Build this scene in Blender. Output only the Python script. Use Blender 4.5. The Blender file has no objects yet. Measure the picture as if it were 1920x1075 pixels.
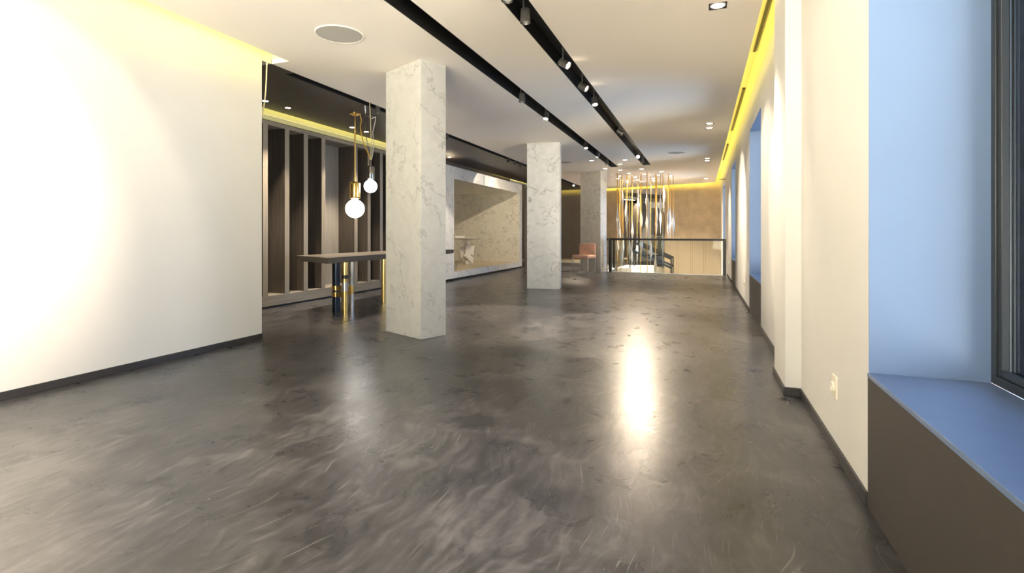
import bpy, bmesh, math, random
from mathutils import Vector, Matrix
random.seed(7)
scene = bpy.context.scene
COL = scene.collection
R = math.radians

# ---------------------------------------------------------------- camera
cam_d = bpy.data.cameras.new('camera')
cam = bpy.data.objects.new('camera', cam_d)
COL.objects.link(cam)
cam.location = (0, 0, 1.10)
cam.rotation_euler = (R(90), 0, R(20.33))
cam_d.sensor_width = 36
cam_d.lens = 961 / 1920 * 36
cam_d.shift_y = -98.5 / 1920
cam_d.clip_start = 0.02
scene.camera = cam
scene.view_settings.view_transform = 'Standard'
scene.view_settings.look = 'None'
scene.view_settings.exposure = 2.85
scene.view_settings.gamma = 1
scene.view_settings.use_curve_mapping = False
try:
    scene.cycles.max_bounces = 10
    scene.cycles.diffuse_bounces = 6
    scene.cycles.caustics_reflective = False
    scene.cycles.caustics_refractive = False
    scene.cycles.sample_clamp_indirect = 6
    scene.cycles.use_denoising = True
except Exception:
    pass

# ---------------------------------------------------------------- sky
SKY_STRENGTH = 1.7
world = bpy.data.worlds.new('world')
scene.world = world
world.use_nodes = True
nt = world.node_tree
nt.nodes.clear()
wo = nt.nodes.new('ShaderNodeOutputWorld')
bg = nt.nodes.new('ShaderNodeBackground')
tc = nt.nodes.new('ShaderNodeTexCoord')
sx = nt.nodes.new('ShaderNodeSeparateXYZ')
rp = nt.nodes.new('ShaderNodeValToRGB')
mr = nt.nodes.new('ShaderNodeMapRange')
mr.inputs[1].default_value = -1
mr.inputs[2].default_value = 1
nt.links.new(tc.outputs['Generated'], sx.inputs[0])
nt.links.new(sx.outputs['Z'], mr.inputs[0])
nt.links.new(mr.outputs[0], rp.inputs[0])
rp.color_ramp.elements[0].color = (0.27, 0.43, 0.72, 1)
rp.color_ramp.elements[0].position = 0.4
rp.color_ramp.elements[1].color = (0.21, 0.45, 0.88, 1)
rp.color_ramp.elements[1].position = 0.6
# warm fill light added to the sky behind the camera; side windows stay blue
mr2 = nt.nodes.new('ShaderNodeMapRange')
mr2.inputs[1].default_value = -0.15
mr2.inputs[2].default_value = -0.65
nt.links.new(sx.outputs['Y'], mr2.inputs[0])
rp2 = nt.nodes.new('ShaderNodeValToRGB')
rp2.color_ramp.elements[0].color = (3.15, 2.7, 2.2, 1)
rp2.color_ramp.elements[0].position = 0.42
rp2.color_ramp.elements[1].color = (0.50, 0.49, 0.50, 1)
rp2.color_ramp.elements[1].position = 0.58
nt.links.new(mr.outputs[0], rp2.inputs[0])
mxw = nt.nodes.new('ShaderNodeMix')
mxw.data_type = 'RGBA'
nt.links.new(mr2.outputs[0], mxw.inputs[0])
nt.links.new(rp.outputs[0], mxw.inputs[6])
nt.links.new(rp2.outputs[0], mxw.inputs[7])
nt.links.new(mxw.outputs[2], bg.inputs[0])
bg.inputs[1].default_value = SKY_STRENGTH
nt.links.new(bg.outputs[0], wo.inputs[0])

H = 2.93       # white ceiling
TOP = 3.34     # underside of the structural slab, seen inside the coves
WARM = (1.0, 0.83, 0.62)
YEL = (1.0, 0.82, 0.12)


def area(name, loc, rot, sx_, sy_, energy, color, portal=False, spread=180):
    d = bpy.data.lights.new(name, 'AREA')
    d.shape = 'RECTANGLE'
    d.size = sx_
    d.size_y = sy_
    d.energy = energy
    d.color = color
    d.spread = R(spread)
    o = bpy.data.objects.new(name, d)
    COL.objects.link(o)
    o.location = loc
    o.rotation_euler = rot
    if portal:
        d.cycles.is_portal = True
    return o


def spot(loc, target, energy, angle=60, blend=0.25, color=WARM, size=0.03, parent=None):
    d = bpy.data.lights.new('spot_beam', 'SPOT')
    d.energy = energy
    d.spot_size = R(angle)
    d.spot_blend = blend
    d.color = color
    d.shadow_soft_size = size
    o = bpy.data.objects.new('spot_beam', d)
    COL.objects.link(o)
    o.location = loc
    v = Vector(target) - Vector(loc)
    o.rotation_euler = v.to_track_quat('-Z', 'Y').to_euler()
    return o


# window light portals (guide sampling of the sky only)
area('portal_rear', (-1.9, -3.55, 1.45), (R(90), 0, 0), 4.4, 2.7, 1, (1, 1, 1), True)
for (ya, yb, zb) in ((0.95, 2.44, 0.54), (6.46, 7.95, 0.54), (11.2, 12.6, 0.55), (16.1, 17.5, 0.0)):
    area('portal_side', (1.14, (ya + yb) / 2, (zb + 2.55) / 2), (0, R(90), 0), 2.55 - zb, yb - ya, 1, (1, 1, 1), True)

# LED lines hidden in the coves (yellow)
area('led_cove_right', (0.31, 8.3, 3.20), (0, R(-75), 0), 0.20, 22.0, 8, YEL)
area('led_cove_left', (-3.95, 0.9, 3.20), (0, R(75), 0), 0.14, 6.5, 4.6, (1.0, 0.84, 0.13))
area('led_cove_cabinet', (-5.87, 6.5, 3.22), (0, R(60), 0), 0.10, 5.4, 6.5, YEL)
area('led_cove_passage', (-5.82, 17.0, 3.14), (0, R(85), 0), 0.1, 5.0, 3, YEL)
area('led_cove_far', (-1.95, 20.05, 3.14), (R(78), 0, R(-16.1)), 4.9, 0.12, 6, YEL)
area('led_cove_far_dark', (-5.6, 20.62, 3.12), (R(80), 0, 0), 2.6, 0.12, 2.5, YEL)

# ---------------------------------------------------------------- materials
MATS = {}


def new_mat(name):
    m = bpy.data.materials.new(name)
    m.use_nodes = True
    return m, m.node_tree, m.node_tree.nodes['Principled BSDF']


def plain(name, col, rough=0.5, metal=0.0, noise=0.0, nscale=8, bump=0.0, bscale=60, spec=0.5, stretch=None):
    m, t, p = new_mat(name)
    p.inputs['Base Color'].default_value = (*col, 1)
    p.inputs['Roughness'].default_value = rough
    p.inputs['Metallic'].default_value = metal
    p.inputs['Specular IOR Level'].default_value = spec
    c = t.nodes.new('ShaderNodeTexCoord')
    mp = t.nodes.new('ShaderNodeMapping')
    t.links.new(c.outputs['Object'], mp.inputs[0])
    if stretch:
        mp.inputs['Scale'].default_value = stretch
    if noise:
        n = t.nodes.new('ShaderNodeTexNoise')
        n.inputs['Scale'].default_value = nscale
        n.inputs['Detail'].default_value = 6
        t.links.new(mp.outputs[0], n.inputs['Vector'])
        r = t.nodes.new('ShaderNodeValToRGB')
        r.color_ramp.elements[0].position = 0.3
        r.color_ramp.elements[1].position = 0.7
        r.color_ramp.elements[0].color = (*[v * (1 - noise) for v in col], 1)
        r.color_ramp.elements[1].color = (*[min(1, v * (1 + noise)) for v in col], 1)
        t.links.new(n.outputs[0], r.inputs[0])
        t.links.new(r.outputs[0], p.inputs['Base Color'])
    if bump:
        n = t.nodes.new('ShaderNodeTexNoise')
        n.inputs['Scale'].default_value = bscale
        n.inputs['Detail'].default_value = 4
        t.links.new(mp.outputs[0], n.inputs['Vector'])
        b = t.nodes.new('ShaderNodeBump')
        b.inputs['Strength'].default_value = bump
        b.inputs['Distance'].default_value = 0.002
        t.links.new(n.outputs[0], b.inputs['Height'])
        t.links.new(b.outputs[0], p.inputs['Normal'])
    MATS[name] = m
    return m


def emit(name, col, strength):
    m, t, p = new_mat(name)
    p.inputs['Base Color'].default_value = (0.8, 0.8, 0.8, 1)
    p.inputs['Emission Color'].default_value = (*col, 1)
    p.inputs['Emission Strength'].default_value = strength
    MATS[name] = m
    return m


def glass(name, tint=(0.93, 0.97, 0.96), gloss=0.12):
    m = bpy.data.materials.new(name)
    m.use_nodes = True
    t = m.node_tree
    t.nodes.clear()
    o = t.nodes.new('ShaderNodeOutputMaterial')
    a = t.nodes.new('ShaderNodeBsdfTransparent')
    a.inputs[0].default_value = (*tint, 1)
    g = t.nodes.new('ShaderNodeBsdfGlossy')
    g.inputs['Roughness'].default_value = 0.02
    f = t.nodes.new('ShaderNodeFresnel')
    f.inputs[0].default_value = 1.45
    mu = t.nodes.new('ShaderNodeMath')
    mu.operation = 'MULTIPLY'
    mu.inputs[1].default_value = gloss / 0.04
    mu.use_clamp = True
    x = t.nodes.new('ShaderNodeMixShader')
    t.links.new(f.outputs[0], mu.inputs[0])
    t.links.new(mu.outputs[0], x.inputs[0])
    t.links.new(a.outputs[0], x.inputs[1])
    t.links.new(g.outputs[0], x.inputs[2])
    t.links.new(x.outputs[0], o.inputs[0])
    MATS[name] = m
    return m


def marble(name, base=(0.54, 0.535, 0.51), vein=(0.225, 0.218, 0.212), heavy=0.5, rot=(0.5, 0.9, 0.3), rough=0.28, seed=0.0):
    m, t, p = new_mat(name)
    L = t.links.new
    c = t.nodes.new('ShaderNodeTexCoord')
    mp = t.nodes.new('ShaderNodeMapping')
    mp.inputs['Rotation'].default_value = rot
    mp.inputs['Location'].default_value = (seed, seed * 0.7, seed * 1.3)
    L(c.outputs['Object'], mp.inputs[0])
    warp = t.nodes.new('ShaderNodeTexNoise')
    warp.inputs['Scale'].default_value = 1.6
    warp.inputs['Detail'].default_value = 8
    warp.inputs['Roughness'].default_value = 0.6
    L(mp.outputs[0], warp.inputs['Vector'])
    wsub = t.nodes.new('ShaderNodeVectorMath')
    wsub.operation = 'MULTIPLY_ADD'
    wsub.inputs[1].default_value = (0.5, 0.5, 0.5)
    L(warp.outputs['Color'], wsub.inputs[0])
    L(mp.outputs[0], wsub.inputs[2])

    def veins(scale, lo, hi, stretch):
        mm = t.nodes.new('ShaderNodeMapping')
        mm.inputs['Scale'].default_value = stretch
        L(wsub.outputs[0], mm.inputs[0])
        n = t.nodes.new('ShaderNodeTexNoise')
        n.inputs['Scale'].default_value = scale
        n.inputs['Detail'].default_value = 7
        n.inputs['Roughness'].default_value = 0.55
        L(mm.outputs[0], n.inputs['Vector'])
        s = t.nodes.new('ShaderNodeMath')
        s.operation = 'SUBTRACT'
        s.inputs[1].default_value = 0.5
        L(n.outputs[0], s.inputs[0])
        a = t.nodes.new('ShaderNodeMath')
        a.operation = 'ABSOLUTE'
        L(s.outputs[0], a.inputs[0])
        r = t.nodes.new('ShaderNodeMapRange')
        r.inputs[1].default_value = lo
        r.inputs[2].default_value = hi
        r.inputs[3].default_value = 1
        r.inputs[4].default_value = 0
        L(a.outputs[0], r.inputs[0])
        return r.outputs[0]
    v1 = veins(1.8, 0.0, 0.010, (1, 0.35, 1))
    v2 = veins(5.0, 0.0, 0.016, (1, 0.30, 1))
    # mask so veins come and go
    mk = t.nodes.new('ShaderNodeTexNoise')
    mk.inputs['Scale'].default_value = 1.1
    mk.inputs['Detail'].default_value = 3
    L(mp.outputs[0], mk.inputs['Vector'])
    mkr = t.nodes.new('ShaderNodeMapRange')
    mkr.inputs[1].default_value = 0.42
    mkr.inputs[2].default_value = 0.68
    L(mk.outputs[0], mkr.inputs[0])
    m1 = t.nodes.new('ShaderNodeMath')
    m1.operation = 'MULTIPLY'
    L(v1, m1.inputs[0])
    m1.inputs[1].default_value = 0.55
    m2 = t.nodes.new('ShaderNodeMath')
    m2.operation = 'MULTIPLY'
    L(v2, m2.inputs[0])
    L(mkr.outputs[0], m2.inputs[1])
    m2b = t.nodes.new('ShaderNodeMath')
    m2b.operation = 'MULTIPLY'
    m2b.inputs[1].default_value = 0.55
    L(m2.outputs[0], m2b.inputs[0])
    # heavy grey blotches
    hv = t.nodes.new('ShaderNodeTexNoise')
    hv.inputs['Scale'].default_value = 1.5
    hv.inputs['Detail'].default_value = 9
    hv.inputs['Roughness'].default_value = 0.62
    L(wsub.outputs[0], hv.inputs['Vector'])
    hr = t.nodes.new('ShaderNodeMapRange')
    hr.inputs[1].default_value = 0.655
    hr.inputs[2].default_value = 0.675
    hr.inputs[4].default_value = heavy
    L(hv.outputs[0], hr.inputs[0])
    mx = t.nodes.new('ShaderNodeMath')
    mx.operation = 'MAXIMUM'
    L(m1.outputs[0], mx.inputs[0])
    L(m2b.outputs[0], mx.inputs[1])
    mx2 = t.nodes.new('ShaderNodeMath')
    mx2.operation = 'MAXIMUM'
    L(mx.outputs[0], mx2.inputs[0])
    L(hr.outputs[0], mx2.inputs[1])
    # fine clouding
    cl = t.nodes.new('ShaderNodeTexNoise')
    cl.inputs['Scale'].default_value = 9
    cl.inputs['Detail'].default_value = 8
    L(wsub.outputs[0], cl.inputs['Vector'])
    cr = t.nodes.new('ShaderNodeValToRGB')
    cr.color_ramp.elements[0].position = 0.32
    cr.color_ramp.elements[1].position = 0.62
    cr.color_ramp.elements[0].color = (*[v * 0.90 for v in base], 1)
    cr.color_ramp.elements[1].color = (*base, 1)
    L(cl.outputs[0], cr.inputs[0])
    mix = t.nodes.new('ShaderNodeMix')
    mix.data_type = 'RGBA'
    L(mx2.outputs[0], mix.inputs[0])
    L(cr.outputs[0], mix.inputs[6])
    mix.inputs[7].default_value = (*vein, 1)
    L(mix.outputs[2], p.inputs['Base Color'])
    p.inputs['Roughness'].default_value = rough
    MATS[name] = m
    return m


def wood(name, dark, light, rough=0.5, scale=(60, 60, 1.4)):
    m, t, p = new_mat(name)
    L = t.links.new
    c = t.nodes.new('ShaderNodeTexCoord')
    mp = t.nodes.new('ShaderNodeMapping')
    mp.inputs['Scale'].default_value = scale
    L(c.outputs['Object'], mp.inputs[0])
    n = t.nodes.new('ShaderNodeTexNoise')
    n.inputs['Scale'].default_value = 1.0
    n.inputs['Detail'].default_value = 5
    n.inputs['Distortion'].default_value = 0.6
    L(mp.outputs[0], n.inputs['Vector'])
    r = t.nodes.new('ShaderNodeValToRGB')
    r.color_ramp.elements[0].position = 0.3
    r.color_ramp.elements[1].position = 0.7
    r.color_ramp.elements[0].color = (*dark, 1)
    r.color_ramp.elements[1].color = (*light, 1)
    L(n.outputs[0], r.inputs[0])
    L(r.outputs[0], p.inputs['Base Color'])
    p.inputs['Roughness'].default_value = rough
    b = t.nodes.new('ShaderNodeBump')
    b.inputs['Strength'].default_value = 0.15
    b.inputs['Distance'].default_value = 0.002
    L(n.outputs[0], b.inputs['Height'])
    L(b.outputs[0], p.inputs['Normal'])
    MATS[name] = m
    return m


def microcement(name):
    """polished trowelled screed: soft clouds, short curved trowel strokes, fine scratches"""
    m, t, p = new_mat(name)
    L = t.links.new
    N_ = t.nodes.new
    c = N_('ShaderNodeTexCoord')

    def noise(vec, scale, detail, rough=0.5, dist=0.0):
        n = N_('ShaderNodeTexNoise')
        n.inputs['Scale'].default_value = scale
        n.inputs['Detail'].default_value = detail
        n.inputs['Roughness'].default_value = rough
        n.inputs['Distortion'].default_value = dist
        L(vec, n.inputs['Vector'])
        return n

    def math_(op, a, b=None, clamp=False):
        n = N_('ShaderNodeMath')
        n.operation = op
        n.use_clamp = clamp
        for i, v in enumerate((a, b)):
            if v is None:
                continue
            if isinstance(v, (int, float)):
                n.inputs[i].default_value = v
            else:
                L(v, n.inputs[i])
        return n.outputs[0]

    def rng(v, a, b, c0=0.0, c1=1.0):
        n = N_('ShaderNodeMapRange')
        n.inputs[1].default_value = a
        n.inputs[2].default_value = b
        n.inputs[3].default_value = c0
        n.inputs[4].default_value = c1
        L(v, n.inputs[0])
        return n.outputs[0]

    def warped(scale, amt):
        w = noise(c.outputs['Object'], scale, 2)
        wa = N_('ShaderNodeVectorMath')
        wa.operation = 'MULTIPLY_ADD'
        wa.inputs[1].default_value = (amt, amt, 0)
        L(w.outputs['Color'], wa.inputs[0])
        L(c.outputs['Object'], wa.inputs[2])
        return wa.outputs[0]

    soft = warped(0.8, 0.9)
    fine = warped(2.4, 0.30)
    big = noise(soft, 0.9, 6, 0.6, 0.4)
    med = noise(fine, 3.2, 12, 0.70, 0.5)

    def strokes(vec, rotz, sc, lo, hi, det=4):
        mp = N_('ShaderNodeMapping')
        mp.inputs['Rotation'].default_value = (0, 0, rotz)
        mp.inputs['Scale'].default_value = sc
        L(vec, mp.inputs[0])
        n = noise(mp.outputs[0], 1.0, det, 0.6)
        return rng(n.outputs[0], lo, hi)
    st1 = strokes(fine, 0.5, (26, 5, 1), 0.40, 0.70, 6)
    st2 = strokes(fine, -0.7, (24, 4, 1), 0.40, 0.70, 6)
    sc1 = strokes(soft, 0.9, (90, 2.6, 1), 0.66, 0.72, 2)
    sc2 = strokes(soft, -0.5, (110, 3.0, 1), 0.67, 0.73, 2)
    sc3 = strokes(soft, 2.2, (75, 2.6, 1), 0.68, 0.74, 2)
    # ridges left between neighbouring trowel passes
    pw = math_('PINGPONG', math_('MULTIPLY', noise(soft, 1.1, 8, 0.55, 0.6).outputs[0], 7.0), 0.5)
    ridge = rng(pw, 0.0, 0.07, 1.0, 0.0)
    v = math_('MULTIPLY', big.outputs[0], 0.45)
    v = math_('ADD', v, math_('MULTIPLY', med.outputs[0], 0.42))
    v = math_('ADD', v, math_('MULTIPLY', st1, 0.07))
    v = math_('ADD', v, math_('MULTIPLY', st2, 0.07))
    v = math_('ADD', v, math_('MULTIPLY', pw, 0.10))
    v = math_('ADD', v, math_('MULTIPLY', math_('MULTIPLY', ridge, med.outputs[0]), 0.07))
    r1 = N_('ShaderNodeValToRGB')
    e = r1.color_ramp.elements
    e[0].position = 0.435
    e[0].color = (0.020, 0.020, 0.023, 1)
    e[1].position = 0.615
    e[1].color = (0.090, 0.087, 0.092, 1)
    k = e.new(0.52)
    k.color = (0.040, 0.039, 0.043, 1)
    L(v, r1.inputs[0])
    sx_ = math_('MAXIMUM', math_('MAXIMUM', sc1, sc2), sc3)
    sx_ = math_('MULTIPLY', sx_, 0.65)
    mixs = N_('ShaderNodeMix')
    mixs.data_type = 'RGBA'
    L(sx_, mixs.inputs[0])
    L(r1.outputs[0], mixs.inputs[6])
    mixs.inputs[7].default_value = (0.17, 0.165, 0.165, 1)
    L(mixs.outputs[2], p.inputs['Base Color'])
    L(rng(med.outputs[0], 0.3, 0.7, 0.24, 0.36), p.inputs['Roughness'])
    p.inputs['Specular IOR Level'].default_value = 0.8
    b = N_('ShaderNodeBump')
    b.inputs['Strength'].default_value = 0.25
    b.inputs['Distance'].default_value = 0.003
    L(math_('ADD', med.outputs[0], math_('MULTIPLY', st1, 0.4)), b.inputs['Height'])
    L(b.outputs[0], p.inputs['Normal'])
    MATS[name] = m
    return m


M_paint = plain('white_paint', (0.69, 0.675, 0.64), 0.7, noise=0.015, nscale=3, spec=0.25)
M_cove_paint = plain('grey_cove_paint', (0.40, 0.40, 0.34), 0.8)
M_ceil = plain('ceiling_paint', (0.93, 0.865, 0.79), 0.8, spec=0.2)
M_floor = microcement('polished_microcement')
M_dark_ceil = plain('dark_ceiling_paint', (0.066, 0.056, 0.049), 0.45, noise=0.08, nscale=5)
M_black = plain('black_satin', (0.016, 0.015, 0.015), 0.4)
M_base = plain('baseboard_graphite', (0.035, 0.032, 0.032), 0.45)
M_apron = plain('dark_grey_laminate', (0.056, 0.047, 0.040), 0.5, noise=0.06, nscale=20)
M_daylight_tint = plain('reveal_daylight_blue', (0.185, 0.265, 0.42), 0.5, noise=0.02, nscale=4)  # blue of the window daylight put into the reveal colour
M_sill = plain('sill_daylight_blue', (0.14, 0.20, 0.33), 0.3, noise=0.05, nscale=9)  # dark grey board with blue daylight mixed into its colour
M_frame = plain('window_frame_anthracite', (0.025, 0.030, 0.035), 0.35)
M_alu = plain('aluminium', (0.78, 0.88, 0.98), 0.5, metal=0.0)
M_glass = glass('window_glass', gloss=0.05)
M_glass_clear = glass('shop_window_glass', gloss=0.05)
M_guard = glass('guard_glass', (0.95, 0.98, 0.96), gloss=0.012)
M_marble1 = marble('marble_one', heavy=0.55, seed=3.1, rot=(0.6, 0.35, 0.4))
M_marble2 = marble('marble_two', base=(0.80, 0.80, 0.80), heavy=0.75, seed=11.7, rot=(0.5, 0.6, 0.9))
M_marble3 = marble('marble_three', base=(0.72, 0.68, 0.61), heavy=0.35, seed=23.0)
M_marble_wall = marble('marble_cladding', base=(0.80, 0.79, 0.77), heavy=0.5, seed=41.0, rot=(0.7, 0.2, 0.3))
M_marble_in = marble('marble_niche', base=(0.84, 0.79, 0.67), heavy=0.28, seed=57.0, rot=(0.3, 0.8, 0.2))
M_niche_floor = plain('pale_travertine', (0.62, 0.52, 0.36), 0.4, noise=0.07, nscale=4)
M_wood_dark = wood('dark_veneer', (0.050, 0.040, 0.032), (0.098, 0.081, 0.066))
M_wood_edge = wood('pale_veneer_edge', (0.24, 0.205, 0.16), (0.32, 0.28, 0.22))
M_wood_plinth = wood('washed_veneer', (0.20, 0.175, 0.14), (0.30, 0.265, 0.215), scale=(60, 1.4, 60))
M_wood_back = wood('grey_veneer', (0.24, 0.215, 0.185), (0.33, 0.30, 0.26))
M_table_top = wood('smoked_oak', (0.075, 0.062, 0.050), (0.16, 0.135, 0.11), 0.38, scale=(50, 1.2, 50))
M_gold = plain('polished_brass', (0.86, 0.60, 0.22), 0.22, metal=1)
M_chrome = plain('chrome', (0.85, 0.85, 0.87), 0.16, metal=1)
M_smoke = plain('black_chrome', (0.30, 0.29, 0.29), 0.10, metal=1)
M_blued = plain('black_blue_steel', (0.03, 0.04, 0.06), 0.22, metal=0.6)
M_globe = emit('opal_globe_glow', (1.0, 0.97, 0.93), 2.2)
M_lens = emit('lamp_lens_glow', (1.0, 0.84, 0.60), 6)
M_lens_hot = emit('lamp_lens_hot', (1.0, 0.90, 0.74), 10)
M_lens_soft = emit('downlight_glow', (1.0, 0.94, 0.84), 4)
M_reflector = plain('lamp_reflector', (0.90, 0.90, 0.90), 0.3, metal=0.2)
M_lamp_body = plain('lamp_body_graphite', (0.10, 0.095, 0.09), 0.3, metal=0.5)
M_speaker = plain('speaker_grille', (0.47, 0.455, 0.425), 0.8, bump=0.3, bscale=300)
M_plaster = plain('ochre_plaster', (0.46, 0.37, 0.255), 0.75, noise=0.13, nscale=3.2, bump=0.4, bscale=14)
M_panel = plain('sand_wall_panel', (0.37, 0.295, 0.215), 0.6, noise=0.03, nscale=3)
M_groove = plain('panel_groove', (0.26, 0.18, 0.10), 0.7)
M_mirror = plain('mirror_silver', (0.80, 0.80, 0.78), 0.012, metal=1)
M_darkwall = plain('dark_taupe_wall', (0.15, 0.12, 0.095), 0.6, noise=0.06, nscale=3)
M_cream = plain('cream_skirting', (0.78, 0.70, 0.54), 0.5)
M_velvet = plain('blush_velvet', (0.72, 0.42, 0.29), 0.75, noise=0.16, nscale=9, bump=0.3, bscale=80)
M_cord_gold = plain('gold_cord', (0.62, 0.36, 0.06), 0.5)
M_cord_pale = plain('pale_cable', (0.80, 0.70, 0.45), 0.5)
M_cord_clear = plain('clear_cable', (0.62, 0.60, 0.55), 0.25)
M_crystal = plain('faceted_glass', (0.78, 0.79, 0.79), 0.15)
M_white = plain('white_lacquer', (0.84, 0.80, 0.74), 0.35)
M_plastic = plain('ivory_plastic', (0.80, 0.75, 0.62), 0.35)
M_socket = plain('socket_recess', (0.30, 0.26, 0.20), 0.5)
M_stair = plain('pale_stair_stone', (0.76, 0.74, 0.70), 0.4)
M_bracket = plain('dark_bracket', (0.05, 0.045, 0.04), 0.4)
# crystal: translucent glass look
_p = M_crystal.node_tree.nodes['Principled BSDF']
_p.inputs['Transmission Weight'].default_value = 0.35
_p.inputs['IOR'].default_value = 1.45

# ---------------------------------------------------------------- mesh helpers


class MB:
    def __init__(self):
        self.bm = bmesh.new()

    def face(self, pts, mi=0, smooth=False):
        vs = [self.bm.verts.new(p) for p in pts]
        f = self.bm.faces.new(vs)
        f.material_index = mi
        f.smooth = smooth
        return f

    def box(self, x0, y0, z0, x1, y1, z1, mi=0):
        return self.prism([(x0, y0), (x1, y0), (x1, y1), (x0, y1)], z0, z1, mi)

    def prism(self, poly, z0, z1, mi=0):
        n = len(poly)
        b = [self.bm.verts.new((x, y, z0)) for x, y in poly]
        t = [self.bm.verts.new((x, y, z1)) for x, y in poly]
        fs = [self.bm.faces.new(list(reversed(b))), self.bm.faces.new(t)]
        for i in range(n):
            j = (i + 1) % n
            fs.append(self.bm.faces.new([b[i], b[j], t[j], t[i]]))
        for f in fs:
            f.material_index = mi
        return fs

    def rings(self, rs, mi=0, cap=True, smooth=True):
        loops = [[self.bm.verts.new(p) for p in r] for r in rs]
        for a, b in zip(loops, loops[1:]):
            n = len(a)
            for i in range(n):
                j = (i + 1) % n
                f = self.bm.faces.new([a[i], a[j], b[j], b[i]])
                f.material_index = mi
                f.smooth = smooth
        if cap:
            for l, rev in ((loops[0], True), (loops[-1], False)):
                f = self.bm.faces.new(list(reversed(l)) if rev else l)
                f.material_index = mi

    def lathe(self, prof, c=(0, 0, 0), n=32, mi=0, axis=None, smooth=True, cap=True):
        """prof: list of (radius, height); axis: direction of the height."""
        q = Vector((0, 0, 1)).rotation_difference(Vector(axis).normalized()) if axis else None
        rs = []
        for r, h in prof:
            ring = []
            for i in range(n):
                a = 2 * math.pi * i / n
                v = Vector((r * math.cos(a), r * math.sin(a), h))
                if q:
                    v = q @ v
                ring.append(v + Vector(c))
            rs.append(ring)
        self.rings(rs, mi, cap, smooth)

    def tube(self, pts, r, n=8, mi=0, smooth=True):
        pts = [Vector(p) for p in pts]
        rs = []
        for i, p in enumerate(pts):
            a = pts[max(0, i - 1)]
            b = pts[min(len(pts) - 1, i + 1)]
            d = (b - a).normalized()
            u = d.cross(Vector((0.31, 0.94, 0.12))).normalized()
            v = d.cross(u)
            rs.append([p + u * r * math.cos(2 * math.pi * k / n) + v * r * math.sin(2 * math.pi * k / n) for k in range(n)])
        self.rings(rs, mi, True, smooth)

    def grid(self, us, vs, solid, w0, w1, axis='z', mi=0):
        """slab with holes: cells of a (u,v) grid, thick along the axis."""
        def P(u, v, w):
            return (u, v, w) if axis == 'z' else ((w, u, v) if axis == 'x' else (u, w, v))
        nu, nv = len(us) - 1, len(vs) - 1
        S = [[solid((us[i] + us[i + 1]) / 2, (vs[j] + vs[j + 1]) / 2) for j in range(nv)] for i in range(nu)]

        def g(i, j):
            return 0 <= i < nu and 0 <= j < nv and S[i][j]
        for i in range(nu):
            for j in range(nv):
                if not S[i][j]:
                    continue
                a, b, c, d = us[i], us[i + 1], vs[j], vs[j + 1]
                self.face([P(a, c, w0), P(a, d, w0), P(b, d, w0), P(b, c, w0)], mi)
                self.face([P(a, c, w1), P(b, c, w1), P(b, d, w1), P(a, d, w1)], mi)
                if not g(i - 1, j):
                    self.face([P(a, c, w0), P(a, c, w1), P(a, d, w1), P(a, d, w0)], mi)
                if not g(i + 1, j):
                    self.face([P(b, c, w0), P(b, d, w0), P(b, d, w1), P(b, c, w1)], mi)
                if not g(i, j - 1):
                    self.face([P(a, c, w0), P(b, c, w0), P(b, c, w1), P(a, c, w1)], mi)
                if not g(i, j + 1):
                    self.face([P(a, d, w0), P(a, d, w1), P(b, d, w1), P(b, d, w0)], mi)

    def build(self, name, mats, parent=None, loc=None, bevel=0, rotz=0, merge=True):
        if merge:
            bmesh.ops.remove_doubles(self.bm, verts=self.bm.verts, dist=1e-5)
        bmesh.ops.recalc_face_normals(self.bm, faces=self.bm.faces)
        me = bpy.data.meshes.new(name)
        self.bm.to_mesh(me)
        self.bm.free()
        me.set_sharp_from_angle(angle=R(38))
        if not isinstance(mats, (list, tuple)):
            mats = [mats]
        for m in mats:
            me.materials.append(m)
        o = bpy.data.objects.new(name, me)
        COL.objects.link(o)
        if parent:
            o.parent = parent
        if loc:
            o.location = loc
        if rotz:
            o.rotation_euler = (0, 0, rotz)
        if bevel:
            b = o.modifiers.new('bevel', 'BEVEL')
            b.width = bevel
            b.segments = 3
            b.limit_method = 'ANGLE'
            b.angle_limit = R(40)
        return o


def tag(o, label, cat, group=None):
    o['label'] = label
    o['category'] = cat
    if group:
        o['group'] = group
    return o


def thing(name, label, cat, loc=(0, 0, 0), rotz=0, group=None):
    o = bpy.data.objects.new(name, None)
    o.empty_display_size = 0.1
    COL.objects.link(o)
    o.location = loc
    o.rotation_euler = (0, 0, rotz)
    return tag(o, label, cat, group)


def struct(o):
    o['kind'] = 'structure'
    return o


def copy_tree(o, parent=None):
    c = o.copy()
    COL.objects.link(c)
    if parent:
        c.parent = parent
    for ch in [k for k in bpy.data.objects if k.parent == o]:
        copy_tree(ch, c)
    return c


def boxo(name, mat, b, parent=None, bevel=0):
    m = MB()
    m.box(*b)
    return m.build(name, mat, parent, bevel=bevel)


ORD = ['', 'first', 'second', 'third', 'fourth', 'fifth', 'sixth', 'seventh', 'eighth', 'ninth', 'tenth', 'eleventh', 'twelfth',
       'thirteenth', 'fourteenth', 'fifteenth', 'sixteenth', 'seventeenth', 'eighteenth', 'nineteenth', 'twentieth']


def ordinal(n):
    return ORD[n] if n <= 20 else ('twenty-' + ORD[n - 20] if n < 30 else ('thirtieth' if n == 30 else 'thirty-' + ORD[n - 30]))


# ---------------------------------------------------------------- shell
XR = 0.63       # face of the right wall
XL = -4.34      # face of the near left wall
YB = -3.4       # wall behind the camera
FA = Vector((0.63, 19.62, 0))               # far wall, right end
FDIR = Vector((-0.961, 0.277, 0)).normalized()
FB = FA + FDIR * 5.15                         # far wall, left end (behind the third column)
YD = FB.y

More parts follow.
